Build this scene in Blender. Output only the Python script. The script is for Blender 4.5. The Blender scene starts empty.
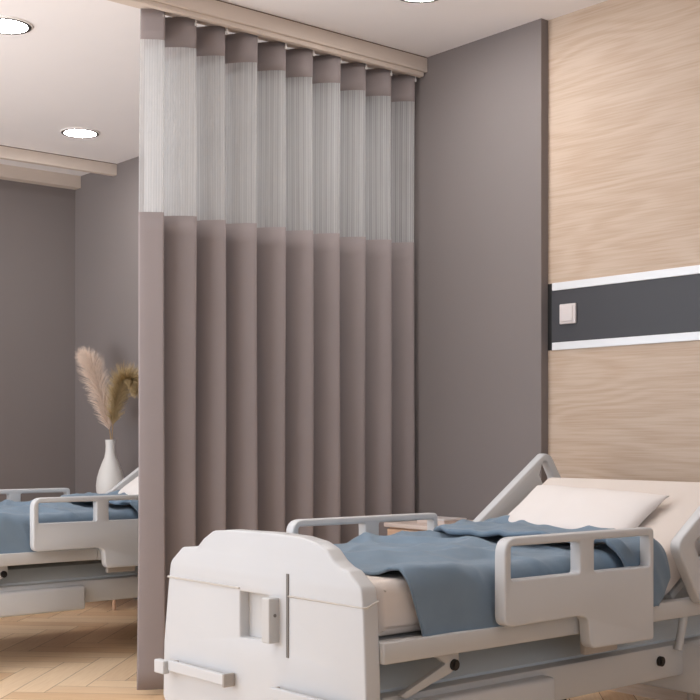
import bpy, bmesh, math, random
from mathutils import Vector, Matrix, noise
random.seed(7)
C = bpy.context.scene.collection
scene = bpy.context.scene
PI = math.pi

# ------------------------------------------------------------------ helpers
def link(o, parent=None):
    C.objects.link(o)
    if parent: o.parent = parent
    return o

def tag(o, label=None, cat=None, group=None, kind=None):
    if label: o['label'] = label
    if cat: o['category'] = cat
    if group: o['group'] = group
    if kind: o['kind'] = kind
    return o

def empty(name, loc, label, cat, group=None):
    o = bpy.data.objects.new(name, None)
    o.empty_display_size = 0.1
    o.location = loc
    link(o)
    return tag(o, label, cat, group)

def obj(name, bm, mat, parent=None, smooth=False, angle=None):
    me = bpy.data.meshes.new(name)
    bmesh.ops.recalc_face_normals(bm, faces=bm.faces)
    if parent is not None:
        inv = Matrix.Translation(-world_loc(parent))
        bm.transform(inv)
    bm.to_mesh(me); bm.free()
    for m in (mat if isinstance(mat, (list, tuple)) else [mat]): me.materials.append(m)
    if smooth:
        for p in me.polygons: p.use_smooth = True
    if angle is not None:
        me.set_sharp_from_angle(angle=math.radians(angle))
    return link(bpy.data.objects.new(name, me), parent)

def world_loc(o):
    v = Vector((0, 0, 0))
    while o is not None:
        v += o.location; o = o.parent
    return v

def box(bm, x0, x1, y0, y1, z0, z1, bevel=0.0, seg=2):
    r = bmesh.ops.create_cube(bm, size=1.0)
    vs = r['verts']
    bmesh.ops.scale(bm, vec=(x1-x0, y1-y0, z1-z0), verts=vs)
    bmesh.ops.translate(bm, vec=((x0+x1)/2, (y0+y1)/2, (z0+z1)/2), verts=vs)
    if bevel > 0:
        es = list({e for v in vs for e in v.link_edges})
        bmesh.ops.bevel(bm, geom=es, offset=bevel, segments=seg, profile=0.5, affect='EDGES')
    return bm

def bx(*a, **k):
    return box(bmesh.new(), *a, **k)

def cyl(bm, p0, p1, r0, r1=None, n=24, caps=True):
    r1 = r0 if r1 is None else r1
    p0 = Vector(p0); p1 = Vector(p1); d = p1 - p0
    q = d.to_track_quat('Z', 'Y')
    M = Matrix.Translation((p0+p1)/2) @ q.to_matrix().to_4x4()
    bmesh.ops.create_cone(bm, cap_ends=caps, cap_tris=False, segments=n, radius1=r0, radius2=r1, depth=d.length, matrix=M)
    return bm

def rounded(pts, r, seg=6):
    """round every corner of a closed polygon; r is one radius or one per corner"""
    out = []; n = len(pts)
    for i in range(n):
        p = Vector(pts[i]); a = Vector(pts[i-1]); b = Vector(pts[(i+1) % n])
        ri = r[i] if isinstance(r, (list, tuple)) else r
        da = (a-p); db = (b-p)
        if ri <= 0: out.append(tuple(p)); continue
        ang = da.angle(db)
        t = min(ri/math.tan(ang/2), da.length*0.49, db.length*0.49)
        s = p + da.normalized()*t; e = p + db.normalized()*t
        for k in range(seg+1):
            u = k/seg
            out.append(tuple((1-u)**2*s + 2*u*(1-u)*p + u*u*e))
    return out

def plate_bm(outline, holes, half, to3d, bevel=0.004):
    """a flat plate with holes and softened edges; to3d maps (u, v, w) into the world"""
    cu = bpy.data.curves.new('outline', 'CURVE')
    cu.dimensions = '2D'; cu.fill_mode = 'BOTH'
    cu.extrude = max(half-bevel, 0.0005); cu.bevel_depth = bevel; cu.bevel_resolution = 2; cu.offset = -bevel
    for pts in [outline]+list(holes):
        s = cu.splines.new('POLY'); s.points.add(len(pts)-1)
        for i, p in enumerate(pts): s.points[i].co = (p[0], p[1], 0, 1)
        s.use_cyclic_u = True
    o = bpy.data.objects.new('outline', cu); C.objects.link(o)
    dg = bpy.context.evaluated_depsgraph_get()
    me = bpy.data.meshes.new_from_object(o.evaluated_get(dg))
    bpy.data.objects.remove(o); bpy.data.curves.remove(cu)
    bm = bmesh.new(); bm.from_mesh(me); bpy.data.meshes.remove(me)
    bmesh.ops.remove_doubles(bm, verts=bm.verts, dist=1e-5)
    for v in bm.verts: v.co = Vector(to3d(v.co.x, v.co.y, v.co.z))
    return bm

def YZ(x):  return lambda u, v, w: (x+w, u, v)      # plate standing along the bed
def XZ(y):  return lambda u, v, w: (u, y+w, v)      # plate standing across the bed

# ------------------------------------------------------------------ materials
def lin(c):
    return tuple(((v/255)/12.92 if v/255 <= 0.04045 else ((v/255+0.055)/1.055)**2.4) for v in c) + (1,)

def mat(name, col, rough=0.5, metal=0.0, var=0.0, vscale=8, bump=0.0, bscale=200, spec=0.5, coat=0.0, sheen=0.0):
    m = bpy.data.materials.new(name); m.use_nodes = True
    nt = m.node_tree; b = nt.nodes['Principled BSDF']
    c = lin(col)
    b.inputs['Roughness'].default_value = rough; b.inputs['Metallic'].default_value = metal
    b.inputs['Specular IOR Level'].default_value = spec
    b.inputs['Coat Weight'].default_value = coat
    b.inputs['Sheen Weight'].default_value = sheen
    tc = nt.nodes.new('ShaderNodeTexCoord')
    nz = nt.nodes.new('ShaderNodeTexNoise'); nz.inputs['Scale'].default_value = vscale; nz.inputs['Detail'].default_value = 4
    nt.links.new(tc.outputs['Object'], nz.inputs['Vector'])
    mx = nt.nodes.new('ShaderNodeMix'); mx.data_type = 'RGBA'
    mx.inputs['A'].default_value = tuple(v*(1-var) for v in c[:3])+(1,)
    mx.inputs['B'].default_value = tuple(min(1, v*(1+var)) for v in c[:3])+(1,)
    nt.links.new(nz.outputs['Fac'], mx.inputs['Factor'])
    nt.links.new(mx.outputs['Result'], b.inputs['Base Color'])
    if bump > 0:
        n2 = nt.nodes.new('ShaderNodeTexNoise'); n2.inputs['Scale'].default_value = bscale; n2.inputs['Detail'].default_value = 3
        nt.links.new(tc.outputs['Object'], n2.inputs['Vector'])
        bp = nt.nodes.new('ShaderNodeBump'); bp.inputs['Strength'].default_value = bump; bp.inputs['Distance'].default_value = 0.002
        nt.links.new(n2.outputs['Fac'], bp.inputs['Height']); nt.links.new(bp.outputs['Normal'], b.inputs['Normal'])
    return m

M = {}
M['wall'] = mat('grey_wall_paint', (128, 120, 118), 0.75, var=0.03, vscale=2, bump=0.1, bscale=300)
M['ceiling'] = mat('ceiling_paint', (241, 237, 237), 0.85, var=0.01)
M['beam'] = mat('cream_wood_trim', (214, 200, 188), 0.6, var=0.03)
M['white'] = mat('white_plastic', (208, 209, 210), 0.38, var=0.01)
M['offwhite'] = mat('off_white_metal', (202, 201, 199), 0.42, var=0.01)
M['tray'] = mat('pale_blue_grey_panel', (222, 228, 230), 0.25)
M['trimline'] = mat('pale_grey_trim', (200, 194, 186), 0.5)
M['recess'] = mat('warm_grey_plastic', (176, 168, 160), 0.5)
M['slot'] = mat('slot_grey', (120, 116, 112), 0.6)
M['black'] = mat('black_rubber', (26, 22, 21), 0.5)
M['charcoal'] = mat('charcoal_laminate', (60, 60, 64), 0.45, var=0.04)
M['blackgap'] = mat('black_channel', (20, 20, 20), 0.7)
M['alu'] = mat('satin_aluminium', (232, 234, 236), 0.35, metal=0.15)
M['switch'] = mat('switch_plastic', (214, 206, 204), 0.4)
M['blanket'] = mat('blue_grey_cotton', (121, 140, 157), 0.75, var=0.10, vscale=14, bump=0.35, bscale=420, spec=0.15, sheen=0.15)
M['sheet'] = mat('cream_sheet', (226, 216, 208), 0.9, var=0.02, bump=0.2, bscale=300, spec=0.1)
M['pillow'] = mat('white_cotton', (236, 230, 226), 0.9, var=0.02, bump=0.25, bscale=250, spec=0.1)
M['ceramic'] = mat('white_ceramic', (226, 224, 220), 0.35)
M['stand'] = mat('light_oak_veneer', (214, 178, 150), 0.5, var=0.08, vscale=6)
M['standtop'] = mat('pale_top', (216, 200, 190), 0.5)
M['plumepink'] = mat('pale_plume', (226, 206, 190), 0.95, var=0.2, vscale=40, spec=0.1)
M['plumeolive'] = mat('straw_plume', (196, 174, 134), 0.95, var=0.25, vscale=40, spec=0.1)
M['stem'] = mat('dry_stem', (170, 142, 104), 0.9)
M['ring'] = mat('dark_bezel', (48, 42, 40), 0.4)
M['paintring'] = mat('white_bezel', (240, 236, 232), 0.5)
M['gap'] = mat('brown_gap', (120, 98, 84), 0.8)  # brown that stands for the shade line under the ceiling
M['tape'] = mat('white_nylon', (220, 216, 212), 0.5)

def fabric(name, col):
    m = mat(name, col, 0.95, var=0.05, vscale=5, bump=0.25, bscale=500, spec=0.1, sheen=0.1)
    nt = m.node_tree; b = nt.nodes['Principled BSDF']; out = nt.nodes['Material Output']
    tr = nt.nodes.new('ShaderNodeBsdfTranslucent'); tr.inputs['Color'].default_value = lin(col)
    mx = nt.nodes.new('ShaderNodeMixShader'); mx.inputs[0].default_value = 0.05
    nt.links.new(b.outputs[0], mx.inputs[1]); nt.links.new(tr.outputs[0], mx.inputs[2])
    nt.links.new(mx.outputs[0], out.inputs['Surface'])
    return m
M['curtain'] = fabric('mauve_grey_curtain', (154, 144, 143))

def sheer():
    m = bpy.data.materials.new('white_net'); m.use_nodes = True
    nt = m.node_tree; nt.nodes.clear(); N = nt.nodes.new; L = nt.links.new
    out = N('ShaderNodeOutputMaterial'); uv = N('ShaderNodeUVMap'); uv.uv_map = 'UVMap'
    sep = N('ShaderNodeSeparateXYZ'); L(uv.outputs[0], sep.inputs[0])
    def stripes(freq, sock, amp):
        a = N('ShaderNodeMath'); a.operation = 'MULTIPLY'; a.inputs[1].default_value = freq; L(sock, a.inputs[0])
        s = N('ShaderNodeMath'); s.operation = 'SINE'; L(a.outputs[0], s.inputs[0])
        b = N('ShaderNodeMath'); b.operation = 'MULTIPLY'; b.inputs[1].default_value = amp; L(s.outputs[0], b.inputs[0])
        return b.outputs[0]
    s1 = stripes(2*PI/0.011, sep.outputs['X'], 0.07)
    s2 = stripes(2*PI/0.027, sep.outputs['X'], 0.06)
    nz = N('ShaderNodeTexNoise'); nz.inputs['Scale'].default_value = 1; mp = N('ShaderNodeMapping'); mp.inputs['Scale'].default_value = (130, 3, 1); L(uv.outputs[0], mp.inputs['Vector']); L(mp.outputs[0], nz.inputs['Vector'])
    ad = N('ShaderNodeMath'); ad.operation = 'ADD'; L(s1, ad.inputs[0]); L(s2, ad.inputs[1])
    n3 = N('ShaderNodeMath'); n3.operation = 'MULTIPLY_ADD'; L(nz.outputs['Fac'], n3.inputs[0]); n3.inputs[1].default_value = 0.22; L(ad.outputs[0], n3.inputs[2])
    fac = N('ShaderNodeMath'); fac.operation = 'ADD'; L(n3.outputs[0], fac.inputs[0]); fac.inputs[1].default_value = 0.50; fac.use_clamp = True
    df = N('ShaderNodeBsdfDiffuse'); df.inputs['Color'].default_value = lin((206, 206, 206))
    tl = N('ShaderNodeBsdfTranslucent'); tl.inputs['Color'].default_value = lin((206, 206, 206))
    m1 = N('ShaderNodeMixShader'); m1.inputs[0].default_value = 0.3; L(df.outputs[0], m1.inputs[1]); L(tl.outputs[0], m1.inputs[2])
    tp = N('ShaderNodeBsdfTransparent')
    m2 = N('ShaderNodeMixShader'); L(fac.outputs[0], m2.inputs[0]); L(tp.outputs[0], m2.inputs[1]); L(m1.outputs[0], m2.inputs[2])
    L(m2.outputs[0], out.inputs['Surface'])
    return m
M['sheer'] = sheer()

def oak():
    m = bpy.data.materials.new('pale_oak_veneer'); m.use_nodes = True
    nt = m.node_tree; N = nt.nodes.new; L = nt.links.new; b = nt.nodes['Principled BSDF']
    tc = N('ShaderNodeTexCoord'); mp = N('ShaderNodeMapping'); mp.inputs['Scale'].default_value = (0.55, 1, 3.2)
    L(tc.outputs['Object'], mp.inputs['Vector'])
    n1 = N('ShaderNodeTexNoise'); n1.inputs['Scale'].default_value = 1.1; n1.inputs['Detail'].default_value = 2; L(mp.outputs[0], n1.inputs['Vector'])
    mu = N('ShaderNodeMath'); mu.operation = 'MULTIPLY'; mu.inputs[1].default_value = 95; L(n1.outputs['Fac'], mu.inputs[0])
    sn = N('ShaderNodeMath'); sn.operation = 'SINE'; L(mu.outputs[0], sn.inputs[0])
    mp2 = N('ShaderNodeMapping'); mp2.inputs['Scale'].default_value = (2.0, 1, 60); L(tc.outputs['Object'], mp2.inputs['Vector'])
    n2 = N('ShaderNodeTexNoise'); n2.inputs['Scale'].default_value = 2.5; n2.inputs['Detail'].default_value = 5; L(mp2.outputs[0], n2.inputs['Vector'])
    ma = N('ShaderNodeMath'); ma.operation = 'MULTIPLY_ADD'; L(sn.outputs[0], ma.inputs[0]); ma.inputs[1].default_value = 0.13; L(n2.outputs['Fac'], ma.inputs[2])
    mp3 = N('ShaderNodeMapping'); mp3.inputs['Scale'].default_value = (0.4, 1, 1.6); L(tc.outputs['Object'], mp3.inputs['Vector'])
    cr = N('ShaderNodeValToRGB'); e = cr.color_ramp.elements
    e[0].position = 0.22; e[0].color = lin((184, 160, 138)); e[1].position = 0.72; e[1].color = lin((199, 179, 160))
    L(ma.outputs[0], cr.inputs[0]); L(cr.outputs[0], b.inputs['Base Color'])
    b.inputs['Roughness'].default_value = 0.55
    return m
M['oak'] = oak()

def parquet():
    m = bpy.data.materials.new('oak_parquet'); m.use_nodes = True
    nt = m.node_tree; N = nt.nodes.new; L = nt.links.new; b = nt.nodes['Principled BSDF']
    at = N('ShaderNodeAttribute'); at.attribute_name = 'tone'
    uv = N('ShaderNodeUVMap'); uv.uv_map = 'UVMap'
    mp = N('ShaderNodeMapping'); mp.inputs['Scale'].default_value = (3, 45, 1); L(uv.outputs[0], mp.inputs['Vector'])
    nz = N('ShaderNodeTexNoise'); nz.inputs['Scale'].default_value = 2; nz.inputs['Detail'].default_value = 5; L(mp.outputs[0], nz.inputs['Vector'])
    cr = N('ShaderNodeValToRGB'); e = cr.color_ramp.elements
    e[0].position = 0.0; e[0].color = lin((212, 172, 128)); e[1].position = 1.0; e[1].color = lin((246, 220, 186))
    ma = N('ShaderNodeMath'); ma.operation = 'MULTIPLY_ADD'; L(nz.outputs['Fac'], ma.inputs[0]); ma.inputs[1].default_value = 0.9
    sb = N('ShaderNodeMath'); sb.operation = 'MULTIPLY_ADD'; L(at.outputs['Fac'], sb.inputs[0]); sb.inputs[1].default_value = 0.7; sb.inputs[2].default_value = -0.25
    L(sb.outputs[0], ma.inputs[2]); L(ma.outputs[0], cr.inputs[0]); L(cr.outputs[0], b.inputs['Base Color'])
    b.inputs['Roughness'].default_value = 0.4
    return m
M['parquet'] = parquet()
M['seam'] = mat('parquet_gap', (110, 80, 56), 0.8)

def glow(name, col, s):
    m = bpy.data.materials.new(name); m.use_nodes = True
    nt = m.node_tree; nt.nodes.clear()
    e = nt.nodes.new('ShaderNodeEmission'); e.inputs[0].default_value = col; e.inputs[1].default_value = s
    o = nt.nodes.new('ShaderNodeOutputMaterial'); nt.links.new(e.outputs[0], o.inputs['Surface'])
    return m
M['lamp'] = glow('lit_diffuser', (1.0, 0.97, 0.95, 1), 105)

# ------------------------------------------------------------------ the room
H = 3.0
XL, XR, Y0, YB, YW = -8.17, 1.6, -1.0, 4.24, 4.287
XC = -3.691                                   # where the grey wall stops and the oak begins

def herringbone():
    bm = bmesh.new()
    tone = bm.faces.layers.float.new('tone'); uvl = bm.loops.layers.uv.new('UVMap')
    w, l, g = 0.14, 0.70, 0.0012
    n = int(l/w)
    c, s = math.cos(PI/4), math.sin(PI/4)
    def add(a0, a1, b0, b1, along_a):
        pts = [(a0+g, b0+g), (a1-g, b0+g), (a1-g, b1-g), (a0+g, b1-g)]
        W = [((a*c-b*s)-2.9, (a*s+b*c)+1.0) for a, b in pts]
        mx = sum(p[0] for p in W)/4; my = sum(p[1] for p in W)/4
        if mx < XL-0.6 or mx > XR+0.6 or my < Y0-0.6 or my > YW+0.6: return
        if max(p[0] for p in W) < XL or min(p[0] for p in W) > XR or max(p[1] for p in W) < Y0 or min(p[1] for p in W) > YW: return
        f = bm.faces.new([bm.verts.new((x, y, 0)) for x, y in W])
        t = random.random(); f[tone] = t
        ou, ov = random.random()*20, random.random()*20
        for lp, (a, b) in zip(f.loops, pts):
            lp[uvl].uv = ((a if along_a else b)+ou, (b if along_a else a)+ov)
    for k in range(-90, 90):
        for j in range(-12, 13):
            a = k*w + j*2*l*0.5*2; b = k*w
            # horizontal plank and the vertical plank that meets its end
            add(a, a+l, b, b+w, True)
            add(a+l, a+l+w, b-l+w, b+w, False)
    for co_, no in (((XL-.05, 0, 0), (-1, 0, 0)), ((XR+.05, 0, 0), (1, 0, 0)), ((0, Y0-.05, 0), (0, -1, 0)), ((0, YW+.05, 0), (0, 1, 0))):
        bmesh.ops.bisect_plane(bm, geom=bm.verts[:]+bm.edges[:]+bm.faces[:], plane_co=co_, plane_no=no, clear_outer=True)
    base = bm.faces.new([bm.verts.new(p) for p in ((XL-.1, Y0, -.003), (XR+.1, Y0, -.003), (XR+.1, YW+.1, -.003), (XL-.1, YW+.1, -.003))])
    base.material_index = 1
    return bm
o = obj('floor', herringbone(), [M['parquet'], M['seam']]); tag(o, kind='structure')

def struct(name, bm, m):
    return tag(obj(name, bm, m), kind='structure')
struct('ceiling', bx(XL-.1, XR+.1, Y0, YW+.1, H, H+.1), M['ceiling'])
struct('wall_back', bx(XL-.1, XC, YB, YB+.15, 0, H), M['wall'])
struct('wall_left', bx(XL-.1, XL, Y0, YB, 0, H), M['wall'])
struct('wall_front', bx(-2.6, XR, Y0-.1, Y0, 0, H), M['ceiling'])  # unseen wall section, added so daylight enters only from the left part
# oak cladding of the headboard wall, above and below the service band
struct('wall_oak', bx(XC, XR, YW+.012, YW+.10, 0, H), M['blackgap'])
struct('trim_1', bx(XC, XR, YW, YW+.012, 1.797, H), M['oak'])
struct('trim_2', bx(XC, XR, YW, YW+.012, 0, 1.494), M['oak'])

# service band on the wall
band = empty('wall_band', (-1.5, YW, 1.646), 'charcoal horizontal band between two aluminium strips on the oak wall', 'wall panel')
obj('panel', bx(-3.667, XR, YW-.004, YW+.012, 1.528, 1.763, bevel=.002), M['charcoal'], band)
for z0, z1 in ((1.763, 1.798), (1.493, 1.528)):
    obj('strip', bx(-3.662, XR, YW-.008, YW+.012, z0, z1, bevel=.002), M['alu'], band)
obj('end_gap', bx(-3.6905, -3.667, YW-.002, YW+.012, 1.494, 1.797), M['blackgap'], band)  # black box paints the shade at the end of the band

sw = empty('light_switch', (-3.566, YW-.004, 1.652), 'square pale grey wall switch on the charcoal band', 'light switch')
obj('frame', bx(-3.612, -3.520, YW-.016, YW-.004, 1.607, 1.697, bevel=.004), M['switch'], sw)
obj('rocker', bx(-3.602, -3.533, YW-.021, YW-.015, 1.618, 1.688, bevel=.003), M['switch'], sw)

# ceiling tracks
def pelmet_track(x, label, y1=YB):
    t = empty('curtain_track', (x, 1.2, H), label, 'curtain track', 'cream curtain tracks on the ceiling')
    obj('pelmet', bx(x-.135, x, Y0, y1, 2.925, 2.995, bevel=.003), M['beam'], t)
    obj('shadow_gap', bx(x-.13, x-.004, Y0, y1, 2.995, 3.0), M['gap'], t)  # dark strip paints the shade between pelmet and ceiling
    obj('rail', bx(x-.046, x-.014, Y0, y1-.012, 2.904, 2.926, bevel=.004), M['beam'], t)
    return t
pelmet_track(-4.435, 'long cream track on the ceiling carrying the grey curtain')
so = empty('ceiling_cornice', (-7.9, 1.2, H), 'stepped cream cornice along the ceiling over the left grey wall', 'cornice')
obj('fascia', bx(-7.60, -7.555, Y0, YB, 2.919, 2.995, bevel=.003), M['beam'], so)
obj('shadow_gap', bx(-7.597, -7.559, Y0, YB, 2.995, 3.0), M['gap'], so)  # same painted shade line, on top of the fascia
obj('wall_fascia', bx(XL, -8.08, Y0, YB, 2.912, 3.0, bevel=.003), M['beam'], so)

# downlights
lamps = [(-6.92, 3.625, 'round recessed downlight over the bed behind the curtain'),
         (-5.335, 2.417, 'round recessed downlight at the upper left, nearest the curtain track'),
         (-3.80, 3.59, 'round recessed downlight right of the curtain track, cut by the top edge')]
def downlight(x, y, label):
    t = empty('recessed_downlight', (x, y, H), label, 'ceiling light', 'round recessed ceiling lights')
    bm = bmesh.new(); prof = [(.121, 2.9995), (.121, 2.994), (.116, 2.992), (.114, 2.9995)]
    ring(bm, x, y, prof); obj('bezel', bm, M['paintring'], t, smooth=True, angle=40)
    bm = bmesh.new(); ring(bm, x, y, [(.1155, 2.9995), (.115, 2.9905), (.099, 2.9905), (.098, 2.9995)])
    obj('inner_ring', bm, M['ring'], t, smooth=True, angle=40)
    bm = bmesh.new(); cyl(bm, (x, y, 2.992), (x, y, 2.999), .0985, n=40)
    obj('diffuser', bm, M['lamp'], t)
def ring(bm, x, y, prof, n=40):
    rows = [[bm.verts.new((x+r*math.cos(2*PI*k/n), y+r*math.sin(2*PI*k/n), z)) for k in range(n)] for r, z in prof]
    for i in range(len(prof)):
        a, b = rows[i], rows[(i+1) % len(prof)]
        for k in range(n): bm.faces.new((a[k], a[(k+1) % n], b[(k+1) % n], b[k]))
lamps += [(-2.28, 2.42, 'round recessed downlight over the foot of the right-hand bed, outside the frame'),  # unseen lamps from here on, added for more light from overhead
          (-3.80, 1.20, 'round recessed downlight in front of the curtain, outside the frame'),
          (-5.33, 0.30, 'round recessed downlight before the foot of the left bed, outside the frame'),
          (-2.28, 0.30, 'round recessed downlight before the foot of the right bed, outside the frame')]
for a in lamps: downlight(*a)

# ------------------------------------------------------------------ the curtain
cur = empty('privacy_curtain', (-4.5, 3.4, 0), 'tall mauve grey pleated curtain with a white net band near the top', 'curtain')
LAM, YP = 0.1627, 2.7425
def pleat_line(z):
    """one S-fold after another: a long flank comes forward to a rounded front edge, then tucks back behind it"""
    pts = []
    for k in range(10):
        yf = YP + LAM*k + .004*math.sin(k*1.9) + .002*math.sin(z*2.3+k*2)
        A = .066 + .007*math.sin(k*2.3+1)
        FW = 1.06 if k else .50; D = (.24+.012*math.sin(k*3.1) if k > 1 else .15)
        n = 22
        for i in range(n+1):
            s = i/n
            x = A - D*(1-s)**1.6 if k else A*(.25+.75*s**.8)
            y = yf - LAM*FW*(1-s)
            if k == 0: y -= .018*(1-s)*(2.9-z)/2.9
            pts.append((x, y))
        if k < 9:
            n = 8; yv = YP + LAM*(k+1) + .004*math.sin((k+1)*1.9) - LAM*1.06
            A2 = (.24+.012*math.sin((k+1)*3.1) if k > 0 else .15) - .066 - .007*math.sin((k+1)*2.3+1)
            for i in range(1, n):
                s = i/n
                bulge = .013*math.sin(PI*min(1, s*1.6)) if s < .625 else 0
                pts.append((A+(-A2-A)*(s*s*(3-2*s)), yf+(yv-yf)*s+bulge))
    x0, y0 = pts[-1]
    for i in range(1, 9):
        s = i/8; pts.append((x0-.06*s, y0+.006*math.sin(PI*min(1, s*2))*(s < .5)+.02*s*s))
    return [(x + .003*math.sin(z*2.1+i*.07), y) for i, (x, y) in enumerate(pts)]
def curtain_bm(z0, z1, rows):
    bm = bmesh.new(); uvl = bm.loops.layers.uv.new('UVMap')
    grid = []; us = []
    for j in range(rows+1):
        zm = z0[0]+(z1[0]-z0[0])*j/rows
        line = pleat_line(zm); n = len(line)-1
        r = []; u = [0.0]
        for i, (x, y) in enumerate(line):
            fa = i/n
            za = z0[0]+(z0[1]-z0[0])*fa; zb = z1[0]+(z1[1]-z1[0])*fa
            v = bm.verts.new((-4.56+x, y, za+(zb-za)*j/rows))
            if r: u.append(u[-1]+(v.co-r[-1].co).length)
            r.append(v)
        grid.append(r); us.append(u)
    for j in range(rows):
        for i in range(n):
            f = bm.faces.new((grid[j][i], grid[j][i+1], grid[j+1][i+1], grid[j+1][i])); f.smooth = True
            for lp, (jj, ii) in zip(f.loops, ((j, i), (j, i+1), (j+1, i+1), (j+1, i))):
                lp[uvl].uv = (us[jj][ii], grid[jj][ii].co.z)
    return bm
def cloth(name, bm, m, th, parent):
    o = obj(name, bm, m, parent, smooth=True)
    s = o.modifiers.new('thickness', 'SOLIDIFY'); s.thickness = th; s.offset = 0
    return o
cloth('drape', curtain_bm((.03, .03), (2.053, 2.077), 24), M['curtain'], .003, cur)
obj('net_band', curtain_bm((2.053, 2.077), (2.787, 2.782), 8), M['sheer'], cur, smooth=True)
cloth('heading', curtain_bm((2.787, 2.782), (2.916, 2.916), 3), M['curtain'], .003, cur)
for k in range(10):
    y = YP + LAM*k
    bm = bmesh.new(); cyl(bm, (-4.489, y, 2.892), (-4.489, y, 2.911), .003, n=10)
    box(bm, -4.4935, -4.4855, y-.005, y+.005, 2.882, 2.896, bevel=.002)
    obj('glider', bm, M['tape'], cur)

# ------------------------------------------------------------------ the hospital bed
BX, BY = -2.94, 3.1
FX = -3.385                                   # the rails of the far side
def make_bed():
    bed = empty('hospital_bed', (BX, BY, 0), 'white hospital bed with moulded footboard nearest the camera, right of the curtain', 'hospital bed', 'white hospital beds')
    # footboard
    ol = [(-3.428, .24), (-3.442, .262), (-3.436, .44), (-3.410, .62), (-3.396, .700), (-3.326, .750), (-3.240, .756), (-3.205, .784), (-3.150, .812), (-3.07, .819),
          (-2.854, .823), (-2.72, .820), (-2.645, .810), (-2.598, .792), (-2.565, .764), (-2.535, .748), (-2.505, .740), (-2.450, .700), (-2.442, .645), (-2.432, .45), (-2.428, .262), (-2.44, .24)]
    rr = [.01, .01, 0, 0, .04, .03, .03, .02, .05, .1, .1, .1, .08, .06, .05, .03, .02, .03, 0, 0, .01, .01]
    hole = rounded([(-3.006, .503), (-2.862, .511), (-2.862, .640), (-3.006, .640)], .004, 3)
    fb = obj('footboard', plate_bm(rounded(ol, rr), [hole], .027, XZ(2.127), .006), M['white'], bed, smooth=True, angle=35)
    obj('grip_recess', bx(-3.02, -2.85, 2.133, 2.151, .49, .655), M['offwhite'], fb)
    obj('grip_block', bx(-2.848, -2.811, 2.064, 2.11, .511, .640, bevel=.004), M['offwhite'], fb)
    bm = bmesh.new(); cyl(bm, (-2.8125, 2.085, .59), (-2.809, 2.085, .59), .005, n=12); obj('screw', bm, M['slot'], fb)
    obj('slot', bx(-2.774, -2.764, 2.097, 2.104, .474, .712), M['slot'], fb)
    obj('seam_trim', bx(-3.408, -3.006, 2.0955, 2.104, .646, .652, bevel=.0015), M['trimline'], fb)
    bm = bmesh.new()
    for p, q in (((-2.77, 2.0995, .649), (-2.445, 2.0995, .649)), ((-2.445, 2.0995, .649), (-2.438, 2.108, .650)), ((-2.438, 2.108, .650), (-2.438, 2.15, .664))): cyl(bm, p, q, .0032, n=8)
    bmesh.ops.remove_doubles(bm, verts=bm.verts, dist=.004)
    obj('seam_trim', bm, M['trimline'], fb)
    for x0, x1 in ((-3.35, -3.035), (-2.81, -2.50)):
        ac = obj('accessory_rail', bx(x0, x1, 2.062, 2.078, .357, .390, bevel=.003), M['white'], fb)
        obj('rail_end', bx(x1-.004, x1+.006, 2.058, 2.098, .353, .393, bevel=.003), M['recess'], ac)
        obj('rail_end', bx(x0-.004, x0+.004, 2.07, 2.104, .360, .386), M['recess'], ac)
    obj('corner_bumper', bx(-3.412, -3.356, 2.048, 2.072, .345, .388, bevel=.004), M['white'], fb)
    obj('headboard', plate_bm(rounded([(-3.40, .45), (-2.48, .45), (-2.48, .86), (-3.40, .86)], .08), [], .02, XZ(4.15), .006), M['white'], bed, smooth=True, angle=35)
    # mattress deck
    bm = bmesh.new()
    for s in (-1, 1):
        x = BX+.50 if s > 0 else FX+.04
        if s < 0: box(bm, x-.02, x+.02, 2.155, 4.13, .495, .553, bevel=.008)
        else:
            box(bm, x-.02, x+.02, 2.155, 2.935, .495, .553, bevel=.006); box(bm, x-.022, x+.014, 2.938, 4.13, .493, .553, bevel=.006)
    box(bm, FX+.03, BX+.49, 2.155, 2.20, .495, .55, bevel=.005)
    box(bm, FX+.03, BX+.49, 4.09, 4.13, .495, .55, bevel=.005)
    box(bm, FX+.03, BX+.485, 2.18, 3.52, .525, .548, bevel=.004)
    obj('deck_frame', bm, M['offwhite'], bed, smooth=True, angle=35)
    # back section, raised
    ca, sa = math.cos(math.radians(34)), math.sin(math.radians(34))
    bm = bx(FX+.05, BX+.45, 0, .56, -.012, .012, bevel=.004)
    bm.transform(Matrix.Translation((0, 3.53, .553)) @ Matrix.Rotation(math.radians(32), 4, 'X'))
    obj('back_section', bm, M['offwhite'], bed)
    # side rails
    def side_rail(s):
        out = rounded([(2.572, .557), (2.572, .812), (3.272, .810), (3.272, .452), (2.955, .455), (2.945, .55), (2.90, .560)], [.035, .05, .02, .012, .03, .03, .02])
        h1 = rounded([(2.600, .690), (2.905, .689), (2.905, .786), (2.600, .788)], .010, 4)
        h2 = rounded([(2.972, .689), (3.250, .687), (3.250, .786), (2.972, .787)], .010, 4)
        x = BX+.545 if s > 0 else FX
        r = obj('side_rail', plate_bm(out, [h1, h2], .021, YZ(x), .006), M['white'], bed, smooth=True, angle=35)
        xx = BX+.505 if s > 0 else FX+.035
        bm = bmesh.new()
        box(bm, xx-.012, xx+.012, 2.99, 3.15, .425, .50, bevel=.006)
        obj('rail_bracket', bm, M['recess'], r)
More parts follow.
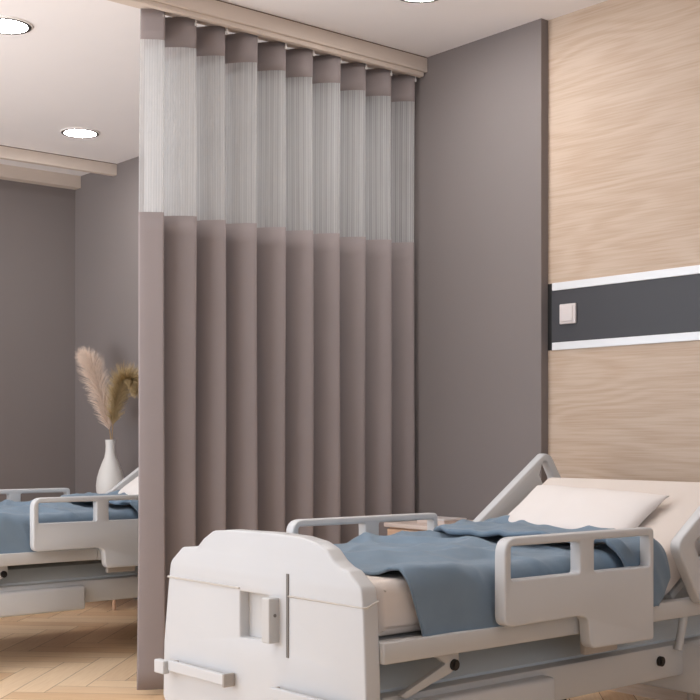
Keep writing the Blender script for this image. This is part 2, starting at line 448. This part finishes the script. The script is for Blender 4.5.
    def head_rail(s):
        L0, D = (.60 if s > 0 else .585), .235
        oy, oz = (3.43, .715) if s > 0 else (3.472, .692)
        tr = lambda u, v, w: ((BX+.535 if s > 0 else FX-.02) + w, oy + u*ca - v*sa, oz + u*sa + v*ca)
        out = rounded([(0, -D), (L0, -D), (L0, .0), (.56, .035), (0, .035)], [.05, .05, .04, .03, .045])
        h1 = rounded([(.485, -.125), (.545, -.085), (.548, .0), (.530, .015), (.478, -.02), (.475, -.08)][::-1], .014, 4)
        h2 = rounded([(.08, -.11), (.17, -.11), (.12, -.02), (.08, -.02)], .015, 4)
        obj('head_rail', plate_bm(out, [h1, h2], .02, tr, .006), M['white'], bed, smooth=True, angle=35)
    for s in (1, -1):
        side_rail(s); head_rail(s)
    # base
    bm = bx(BX-.44, BX+.44, 2.22, 4.0, .275, .388, bevel=.012)
    base = obj('base_frame', bm, M['offwhite'], bed, smooth=True, angle=35)
    tc_ = rounded([(BX-.425, .385), (BX+.425, .385), (BX+.30, .452), (BX-.30, .452)], .015, 3)
    obj('top_cover', plate_bm(tc_, [], .86, XZ(3.11), .004), M['tray'], base, smooth=True, angle=35)
    for s in (1, -1):
        a, b = BX+s*.40, BX+s*.485
        obj('side_cover', bx(min(a, b), max(a, b), 2.26, 2.89, .25, .368, bevel=.014, seg=3), M['white'], base, smooth=True, angle=35)
        x = BX+s*.44
        bm = bmesh.new(); cyl(bm, (x-s*.01, 3.475, .340), (x+s*.012, 3.475, .340), .017, n=24); cyl(bm, (x+s*.012, 3.475, .340), (x+s*.016, 3.475, .340), .009, n=16)
        obj('pivot_bolt', bm, M['black'], base)
    obj('cross_foot', bx(BX-.46, BX+.54, 3.61, 3.76, .215, .388, bevel=.012), M['offwhite'], base, smooth=True, angle=35)
    obj('cross_foot', bx(BX-.46, BX+.46, 2.21, 2.25, .20, .30, bevel=.01), M['offwhite'], base, smooth=True, angle=35)
    # scissor arms with black pivots
    for s in (1, -1):
        x = BX+s*.455
        for y, z, m in ((2.469, .452, 1), (3.10, .455, -1)):
            out = [(-.035, .045), (.02, .045), (.022, -.005), (-.01, -.022), (-.185, -.072), (-.205, -.062), (-.03, .006), (-.09, .045)] if m > 0 else \
                  [(-.05, .045), (.06, .045), (.03, -.03), (-.02, -.03)]
            out = rounded([(y+p, z+q) for p, q in out], .004, 3)
            arm = obj('lift_arm', plate_bm(out, [], .010, YZ(x), .002), M['offwhite'], bed, smooth=True, angle=35)
            bm = bmesh.new(); cyl(bm, (x-s*.012, y, z), (x+s*.018, y, z), .016, n=24); cyl(bm, (x+s*.018, y, z), (x+s*.021, y, z), .008, n=16)
            obj('pivot_bolt', bm, M['black'], arm)
        bm = bmesh.new(); cyl(bm, (x, 3.60, .50), (x, 3.56, .37), .014, n=14); obj('strut', bm, M['offwhite'], bed, smooth=True, angle=40)
    # casters
    for sx, y in ((.42, 2.24), (-.42, 2.24), (.42, 3.685), (-.22, 3.685)):
        x = BX+sx; top = .205 if y < 3 else .22
        bm = bmesh.new(); cyl(bm, (x, y, .13), (x, y, top), .012, n=14); box(bm, x-.025, x+.025, y-.03, y+.03, .11, .14, bevel=.008)
        cs = obj('caster', bm, M['recess'], bed)
        bm = bmesh.new()
        for d in (-.02, .02): cyl(bm, (x+d-.009, y, .062), (x+d+.009, y, .062), .062, n=28)
        cyl(bm, (x-.03, y, .062), (x+.03, y, .062), .012, n=12)
        box(bm, x-.008, x+.008, y-.02, y+.02, .06, .115)
        obj('wheel', bm, M['black'], cs)
    return bed

# ------------------------------------------------------------------ bedding
def make_mattress():
    t = empty('mattress', (BX, BY, .55), 'cream mattress with raised back on the bed right of the curtain', 'mattress', 'cream mattresses on the beds')
    out = [(2.185, .556), (3.50, .556), (3.93, .83), (3.865, .945), (3.48, .708), (2.185, .708)]
    bm = plate_bm(rounded(out, [.02, .06, .02, .03, .10, .03], 5), [], .424, YZ(-2.902), .028)
    obj('mattress_body', bm, M['sheet'], t, smooth=True, angle=60)
    return t

def fbm(x, y, s, seed=0):
    return noise.noise(Vector((x*s, y*s, seed*7.31)))
def wrinkle(x, y, seed):
    # long soft folds that run diagonally over the bed
    a = x*.64 + y*.77; b = -x*.77 + y*.64
    nz = lambda p, q, k: noise.noise(Vector((p, q, seed+k)))
    wx = x + .05*nz(x*3, y*3, 1); wy = y + .05*nz(x*3, y*3, 2)
    a = wx*.64 + wy*.77; b = -wx*.77 + wy*.64
    w1 = max(0, 1-abs(nz(a*1.4, b*4.2, 3))*2.6)**1.3
    w2 = max(0, 1-abs(nz(a*5+9, b*3.2, 4))*2.6)**1.3
    w3 = nz(x*2.4, y*2.4, 8)
    w4 = max(0, 1-abs(nz(x*8, y*8, 5))*2.4)
    return .024*(w1-.4) + .014*(w2-.4) + .012*w3 + .005*(w4-.4)

def section(s, lift, xn, zn):
    """point along the cross-section of a cover lying over the mattress: s runs from the far edge to the near hem"""
    r = .045; xf = FX+.027; top = .716+lift
    flat = (xn-r)-(xf+r)
    c = r*PI/2
    far = .06
    if s < far: return xf, top-r-(far-s), 1
    s -= far
    if s < c:
        a = s/r; return xf+r-r*math.cos(a), top-r+r*math.sin(a), 0
    s -= c
    if s < flat: return xf+r+s, top, 0
    s -= flat
    if s < c:
        a = s/r; return xn-r+r*math.sin(a), top-r+r*math.cos(a), 2
    s -= c
    return xn + .006*s/.1, top-r-s, 2
def total(lift, xn, zn):
    r = .045; xf = FX+.027
    return .06 + 2*r*PI/2 + (xn-r)-(xf+r) + (.716+lift-r-zn)

def cover_bm(lift, xn, zn, yfun, ns, nt, seed, amp, extra=None):
    bm = bmesh.new(); g = []
    T = total(lift, xn, zn)
    for i in range(ns+1):
        s = T*i/ns; row = []
        x, z, side = section(s, lift, xn, zn)
        ya, yb = yfun(x, z, side, s/T)
        for j in range(nt+1):
            y = ya+(yb-ya)*j/nt
            w = wrinkle(x, y + z*.6, seed)*amp + .006
            if w < 0: w = .35*w
            w = max(-.006, w)
            p = Vector((x, y, z))
            if side == 0: p.z += w
            else:
                k = 1 if side == 2 else -1
                p.x += k*max(w*.9, -.002) ; p.y += .4*w
                if z > .68: p.z += w*(z-.68)/.06
            if extra: p = extra(p, j/nt, i/ns, side)
            row.append(bm.verts.new(p))
        g.append(row)
    for i in range(ns):
        for j in range(nt): bm.faces.new((g[i][j], g[i+1][j], g[i+1][j+1], g[i][j+1]))
    return bm

def make_blanket():
    t = empty('blanket', (BX, BY, .716), 'blue grey blanket hanging over the side of the bed right of the curtain', 'blanket', 'blue grey blankets on the beds')
    def yf(x, z, side, f):
        ya = 2.255 + .012*math.sin(x*9)
        if side == 2: ya = 2.262 + (.72-z)*.28
        return ya, 3.33
    def lip(p, v, u, side):
        if v < .06 and side == 0: p.z -= .010*(1-v/.06)
        return p
    o = obj('spread', cover_bm(.004, BX+.478, .548, yf, 150, 130, 3.0, 1.25, lip), M['blanket'], t, smooth=True)
    s = o.modifiers.new('thickness', 'SOLIDIFY'); s.thickness = .008; s.offset = 1
    def yf2(x, z, side, f):
        ya = 3.085 + .16*max(0, min(1, (-3.12-x)/.24)) + .03*min(1, max(0, (x+3.0)/.4))+.010*math.sin(x*14)
        yb = 3.50 + .03*math.sin(x*6+1)
        if side == 2:
            k = min(1, max(0, (.74-z)/.19))
            ya = 3.13 + .17*k
            yb = 3.385 + .055*math.sin(k*PI*.95) - .05*k
        elif x > BX+.30:
            q = (x-(BX+.30))/.15; yb = yb + (3.385-yb)*min(1, q)**1.5
        return ya, yb
    def fold(p, v, u, side):
        e = min(1, v/.10)
        if side == 0:
            p.z += .012*max(0, math.sin(PI*min(1, v*1.15)))**.6 + .004*(1-e)
            p.z += max(0, p.y-3.44)*.30
        else:
            p.x += (.012 if side == 2 else -.012)*math.sin(PI*v)
        return p
    o2 = obj('turned_down_fold', cover_bm(.027, BX+.494, .55, yf2, 140, 60, 11.0, .9, fold), M['blanket'], t, smooth=True)
    s = o2.modifiers.new('thickness', 'SOLIDIFY'); s.thickness = .018; s.offset = 0
    return t

def make_pillow():
    t = empty('pillow', (-2.99, 3.69, .86), 'plump white pillow leaning on the raised back of the bed right of the curtain', 'pillow', 'white pillows on the beds')
    bm = bmesh.new(); n = 48; W, D, Hh = .325, .155, .05
    def pt(u, v, sgn):
        e = (1-abs(u)**3.2)*(1-abs(v)**3.2)
        pin = 1-.10*(1-abs(u)**2)*abs(v)**4 - .0
        x = u*W*(1-.07*(1-v*v)*abs(u)**3); y = v*D*(1-.10*(1-u*u)*abs(v)**3)
        z = sgn*Hh*max(0, e)**.55
        z += .012*noise.noise(Vector((x*7, y*7, 2+sgn)))*max(0, e)
        return x, y, z
    for sgn in (1, -1):
        g = [[bm.verts.new(pt(-1+2*i/n, -1+2*j/n, sgn)) for j in range(n+1)] for i in range(n+1)]
        for i in range(n):
            for j in range(n): bm.faces.new((g[i][j], g[i+1][j], g[i+1][j+1], g[i][j+1]))
    bmesh.ops.remove_doubles(bm, verts=bm.verts, dist=1e-4)
    bm.transform(Matrix.Translation((-2.95, 3.585, .812)) @ Matrix.Rotation(math.radians(34), 4, 'X') @ Matrix.Rotation(math.radians(-3), 4, 'Z'))
    obj('pillow_case', bm, M['pillow'], t, smooth=True)
    return t

def make_nightstand():
    x0, x1, y0, y1 = -4.255, -3.70, 3.80, 4.235
    t = empty('nightstand', ((x0+x1)/2, 4.0, 0), 'light oak nightstand between the bed and the curtain', 'nightstand', 'light oak nightstands')
    obj('cabinet', bx(x0, x1, y0+.02, y1, .22, .682, bevel=.004), M['stand'], t)
    obj('top', bx(x0-.008, x1+.008, y0-.008, y1, .682, .702, bevel=.004), M['standtop'], t)
    for lx in (x0+.05, x1-.05):
        for ly in (y0+.06, y1-.05):
            bm = bmesh.new(); cyl(bm, (lx, ly, 0), (lx, ly, .222), .010, .014, n=14); obj('leg', bm, M['stand'], t)
    for z0, z1 in ((.46, .675), (.235, .45)):
        d = obj('drawer', bx(x0+.008, x1-.008, y0, y0+.022, z0, z1, bevel=.003), M['stand'], t)
        obj('handle', bx((x0+x1)/2-.06, (x0+x1)/2+.06, y0-.018, y0, z1-.04, z1-.028, bevel=.003), M['alu'], d)
    return t

bed = make_bed(); mattress = make_mattress(); blanket = make_blanket(); pillow = make_pillow(); stand = make_nightstand()
tray = empty('tray', (-4.02, 3.93, .702), 'small pale box lying on the nightstand beside the right-hand bed', 'box')
obj('box_body', bx(-4.11, -3.93, 3.86, 4.0, .702, .722, bevel=.003), M['standtop'], tray)
obj('lid', bx(-4.113, -3.927, 3.857, 4.003, .722, .730, bevel=.002), M['switch'], tray)
tray.name = 'storage_box'

def copy_tree(o, parent=None):
    c = o.copy(); C.objects.link(c)
    if parent: c.parent = parent
    for ch in list(o.children): copy_tree(ch, c)
    return c
DX = -3.0
for o, lab in ((bed, 'white hospital bed left of the curtain, half hidden behind it'),
               (mattress, 'cream mattress with raised back on the bed left of the curtain'),
               (blanket, 'blue grey blanket on the bed left of the curtain'),
               (pillow, 'white pillow on the bed left of the curtain'),
               (stand, 'light oak nightstand under the white vase behind the left bed')):
    c = copy_tree(o); c.location.x += -3.165 if o is stand else DX; c['label'] = lab

# ------------------------------------------------------------------ vase with pampas grass
VX, VY, VZ = -7.215, 4.0, .702
vase = empty('vase', (VX, VY, VZ), 'white bottle vase with a slim neck on the nightstand at left', 'vase')
def lathe(prof, x, y, n=40):
    bm = bmesh.new(); rows = []
    for r, z in prof: rows.append([bm.verts.new((x+r*math.cos(2*PI*k/n), y+r*math.sin(2*PI*k/n), z)) for k in range(n)])
    for a, b in zip(rows, rows[1:]):
        for k in range(n): bm.faces.new((a[k], a[(k+1) % n], b[(k+1) % n], b[k]))
    bm.faces.new(rows[0]); 
    return bm
prof = [(.055, .702), (.080, .706), (.092, .74), (.094, .78), (.088, .83), (.074, .88), (.055, .93), (.040, .965), (.033, 1.0), (.031, 1.04), (.034, 1.082), (.028, 1.082), (.025, 1.04), (.027, 1.0), (.034, .965), (.048, .93)]
obj('bottle', lathe(prof, VX, VY), M['ceramic'], vase, smooth=True, angle=50)

def spline(pts, n):
    out = []
    P = [Vector(p) for p in pts]; P = [2*P[0]-P[1]]+P+[2*P[-1]-P[-2]]
    m = len(P)-3
    for k in range(n+1):
        t = k/n*m; i = min(int(t), m-1); u = t-i
        a, b, c, d = P[i:i+4]
        out.append(.5*((2*b)+(-a+c)*u+(2*a-5*b+4*c-d)*u*u+(-a+3*b-3*c+d)*u**3))
    return out
def plume(name_label, pts, start, width, m, count, seed, droop):
    rnd = random.Random(seed)
    t = empty('pampas_grass', pts[0], name_label, 'dried grass', 'pampas stems in the white vase')
    sp = spline(pts, 60)
    bm = bmesh.new()
    for a, b in zip(sp, sp[1:]): cyl(bm, a, b, .003, n=6, caps=False)
    obj('stem', bm, M['stem'], t)
    bm = bmesh.new()
    for _ in range(count):
        f = start + (1-start)*rnd.random()**.9
        k = min(int(f*60), 59); base = sp[k].lerp(sp[k+1], f*60-k)
        tan = (sp[min(k+3, 60)]-sp[max(k-2, 0)]).normalized()
        rel = (f-start)/(1-start)
        wid = width*(.35+.65*math.sin(PI*min(1, rel*.8+.15)))
        rdir = Vector((rnd.gauss(0, 1), rnd.gauss(0, 1), rnd.gauss(0, 1))); rdir = (rdir-tan*rdir.dot(tan)).normalized()
        ln = wid*(1.0+.9*rnd.random())
        d0 = (tan*1.3+rdir*.9).normalized()
        p = base.copy(); seg = 4; pr = None
        side = d0.cross(Vector((rnd.random()-.5, rnd.random()-.5, rnd.random()-.5))).normalized()
        for q in range(seg+1):
            w = .0017*(1-q/seg*.8)
            a = bm.verts.new(p+side*w); b = bm.verts.new(p-side*w)
            if pr: bm.faces.new((pr[0], pr[1], b, a))
            pr = (a, b)
            dd = (d0 + Vector((0, 0, -droop*q/seg)) + rdir*.25*q/seg).normalized()
            p = p + dd*ln/seg
    obj('plume', bm, m, t, smooth=True)
    return t
plume('tall pale pinkish pampas plume leaning left in the white vase',
      [(VX+.005, VY, .80), (VX+.003, VY, 1.09), (VX-.06, VY-.01, 1.28), (VX-.15, VY-.02, 1.46), (VX-.22, VY-.02, 1.58), (VX-.33, VY-.02, 1.66)], .25, .085, M['plumepink'], 3200, 1, .35)
plume('straw coloured pampas plume curling to the right in the white vase',
      [(VX-.005, VY+.01, .80), (VX+.004, VY+.01, 1.09), (VX+.05, VY+.0, 1.25), (VX+.10, VY, 1.37), (VX+.17, VY, 1.46), (VX+.27, VY, 1.475), (VX+.34, VY, 1.41)], .25, .085, M['plumeolive'], 3400, 2, .3)

# ------------------------------------------------------------------ light
w = bpy.data.worlds.new('daylight'); scene.world = w; w.use_nodes = True
bg = w.node_tree.nodes['Background']; bg.inputs[0].default_value = (.89, .97, 1.10, 1); bg.inputs[1].default_value = 1.0
nt = w.node_tree; N = nt.nodes.new; L = nt.links.new
tc = N('ShaderNodeTexCoord'); dp = N('ShaderNodeVectorMath'); dp.operation = 'DOT_PRODUCT'
dp.inputs[1].default_value = (-.45, -.89, .05); L(tc.outputs['Generated'], dp.inputs[0])
mr = N('ShaderNodeMapRange'); mr.inputs['From Min'].default_value = -.5; mr.inputs['From Max'].default_value = 1
mr.inputs['To Min'].default_value = .25; mr.inputs['To Max'].default_value = 2.0
L(dp.outputs['Value'], mr.inputs['Value']); L(mr.outputs[0], bg.inputs[1])
def area(name, loc, target, sx, sy, power, col):
    l = bpy.data.lights.new(name, 'AREA'); l.shape = 'RECTANGLE'; l.size = sx; l.size_y = sy; l.energy = power; l.color = col
    o = bpy.data.objects.new(name, l); o.location = loc
    o.rotation_euler = (Vector(target)-Vector(loc)).to_track_quat('-Z', 'Y').to_euler(); C.objects.link(o)
    return o
area('window_light', (-4.2, Y0+.05, 1.7), (-4.4, 4, 1.3), 2.0, 2.0, 25, (.98, .98, 1.0))
u = area('uplight', (-5.6, Y0+.4, .4), (-5.9, 1.4, 3.0), 2.4, .6, 50, (1.0, .97, .95))  # added fill without a fixture, brightens the ceiling
u.data.spread = math.radians(110)

# ------------------------------------------------------------------ camera
cam = bpy.data.cameras.new('camera'); co = bpy.data.objects.new('camera', cam); C.objects.link(co)
cam.sensor_fit = 'HORIZONTAL'; cam.sensor_width = 36; cam.lens = 1224/700*36
cam.shift_y = 87/700
th = math.atan2(1030, 1224)
Fv = Vector((-math.cos(th), math.sin(th), 0))
co.location = (0, 0, 1.1); co.rotation_euler = Fv.to_track_quat('-Z', 'Y').to_euler()
cam.clip_start = .05
scene.camera = co
vs = scene.view_settings
scene.display_settings.display_device = 'sRGB'
vs.view_transform = 'Standard'; vs.look = 'None'; vs.gamma = 1; vs.use_curve_mapping = False
vs.exposure = -0.04
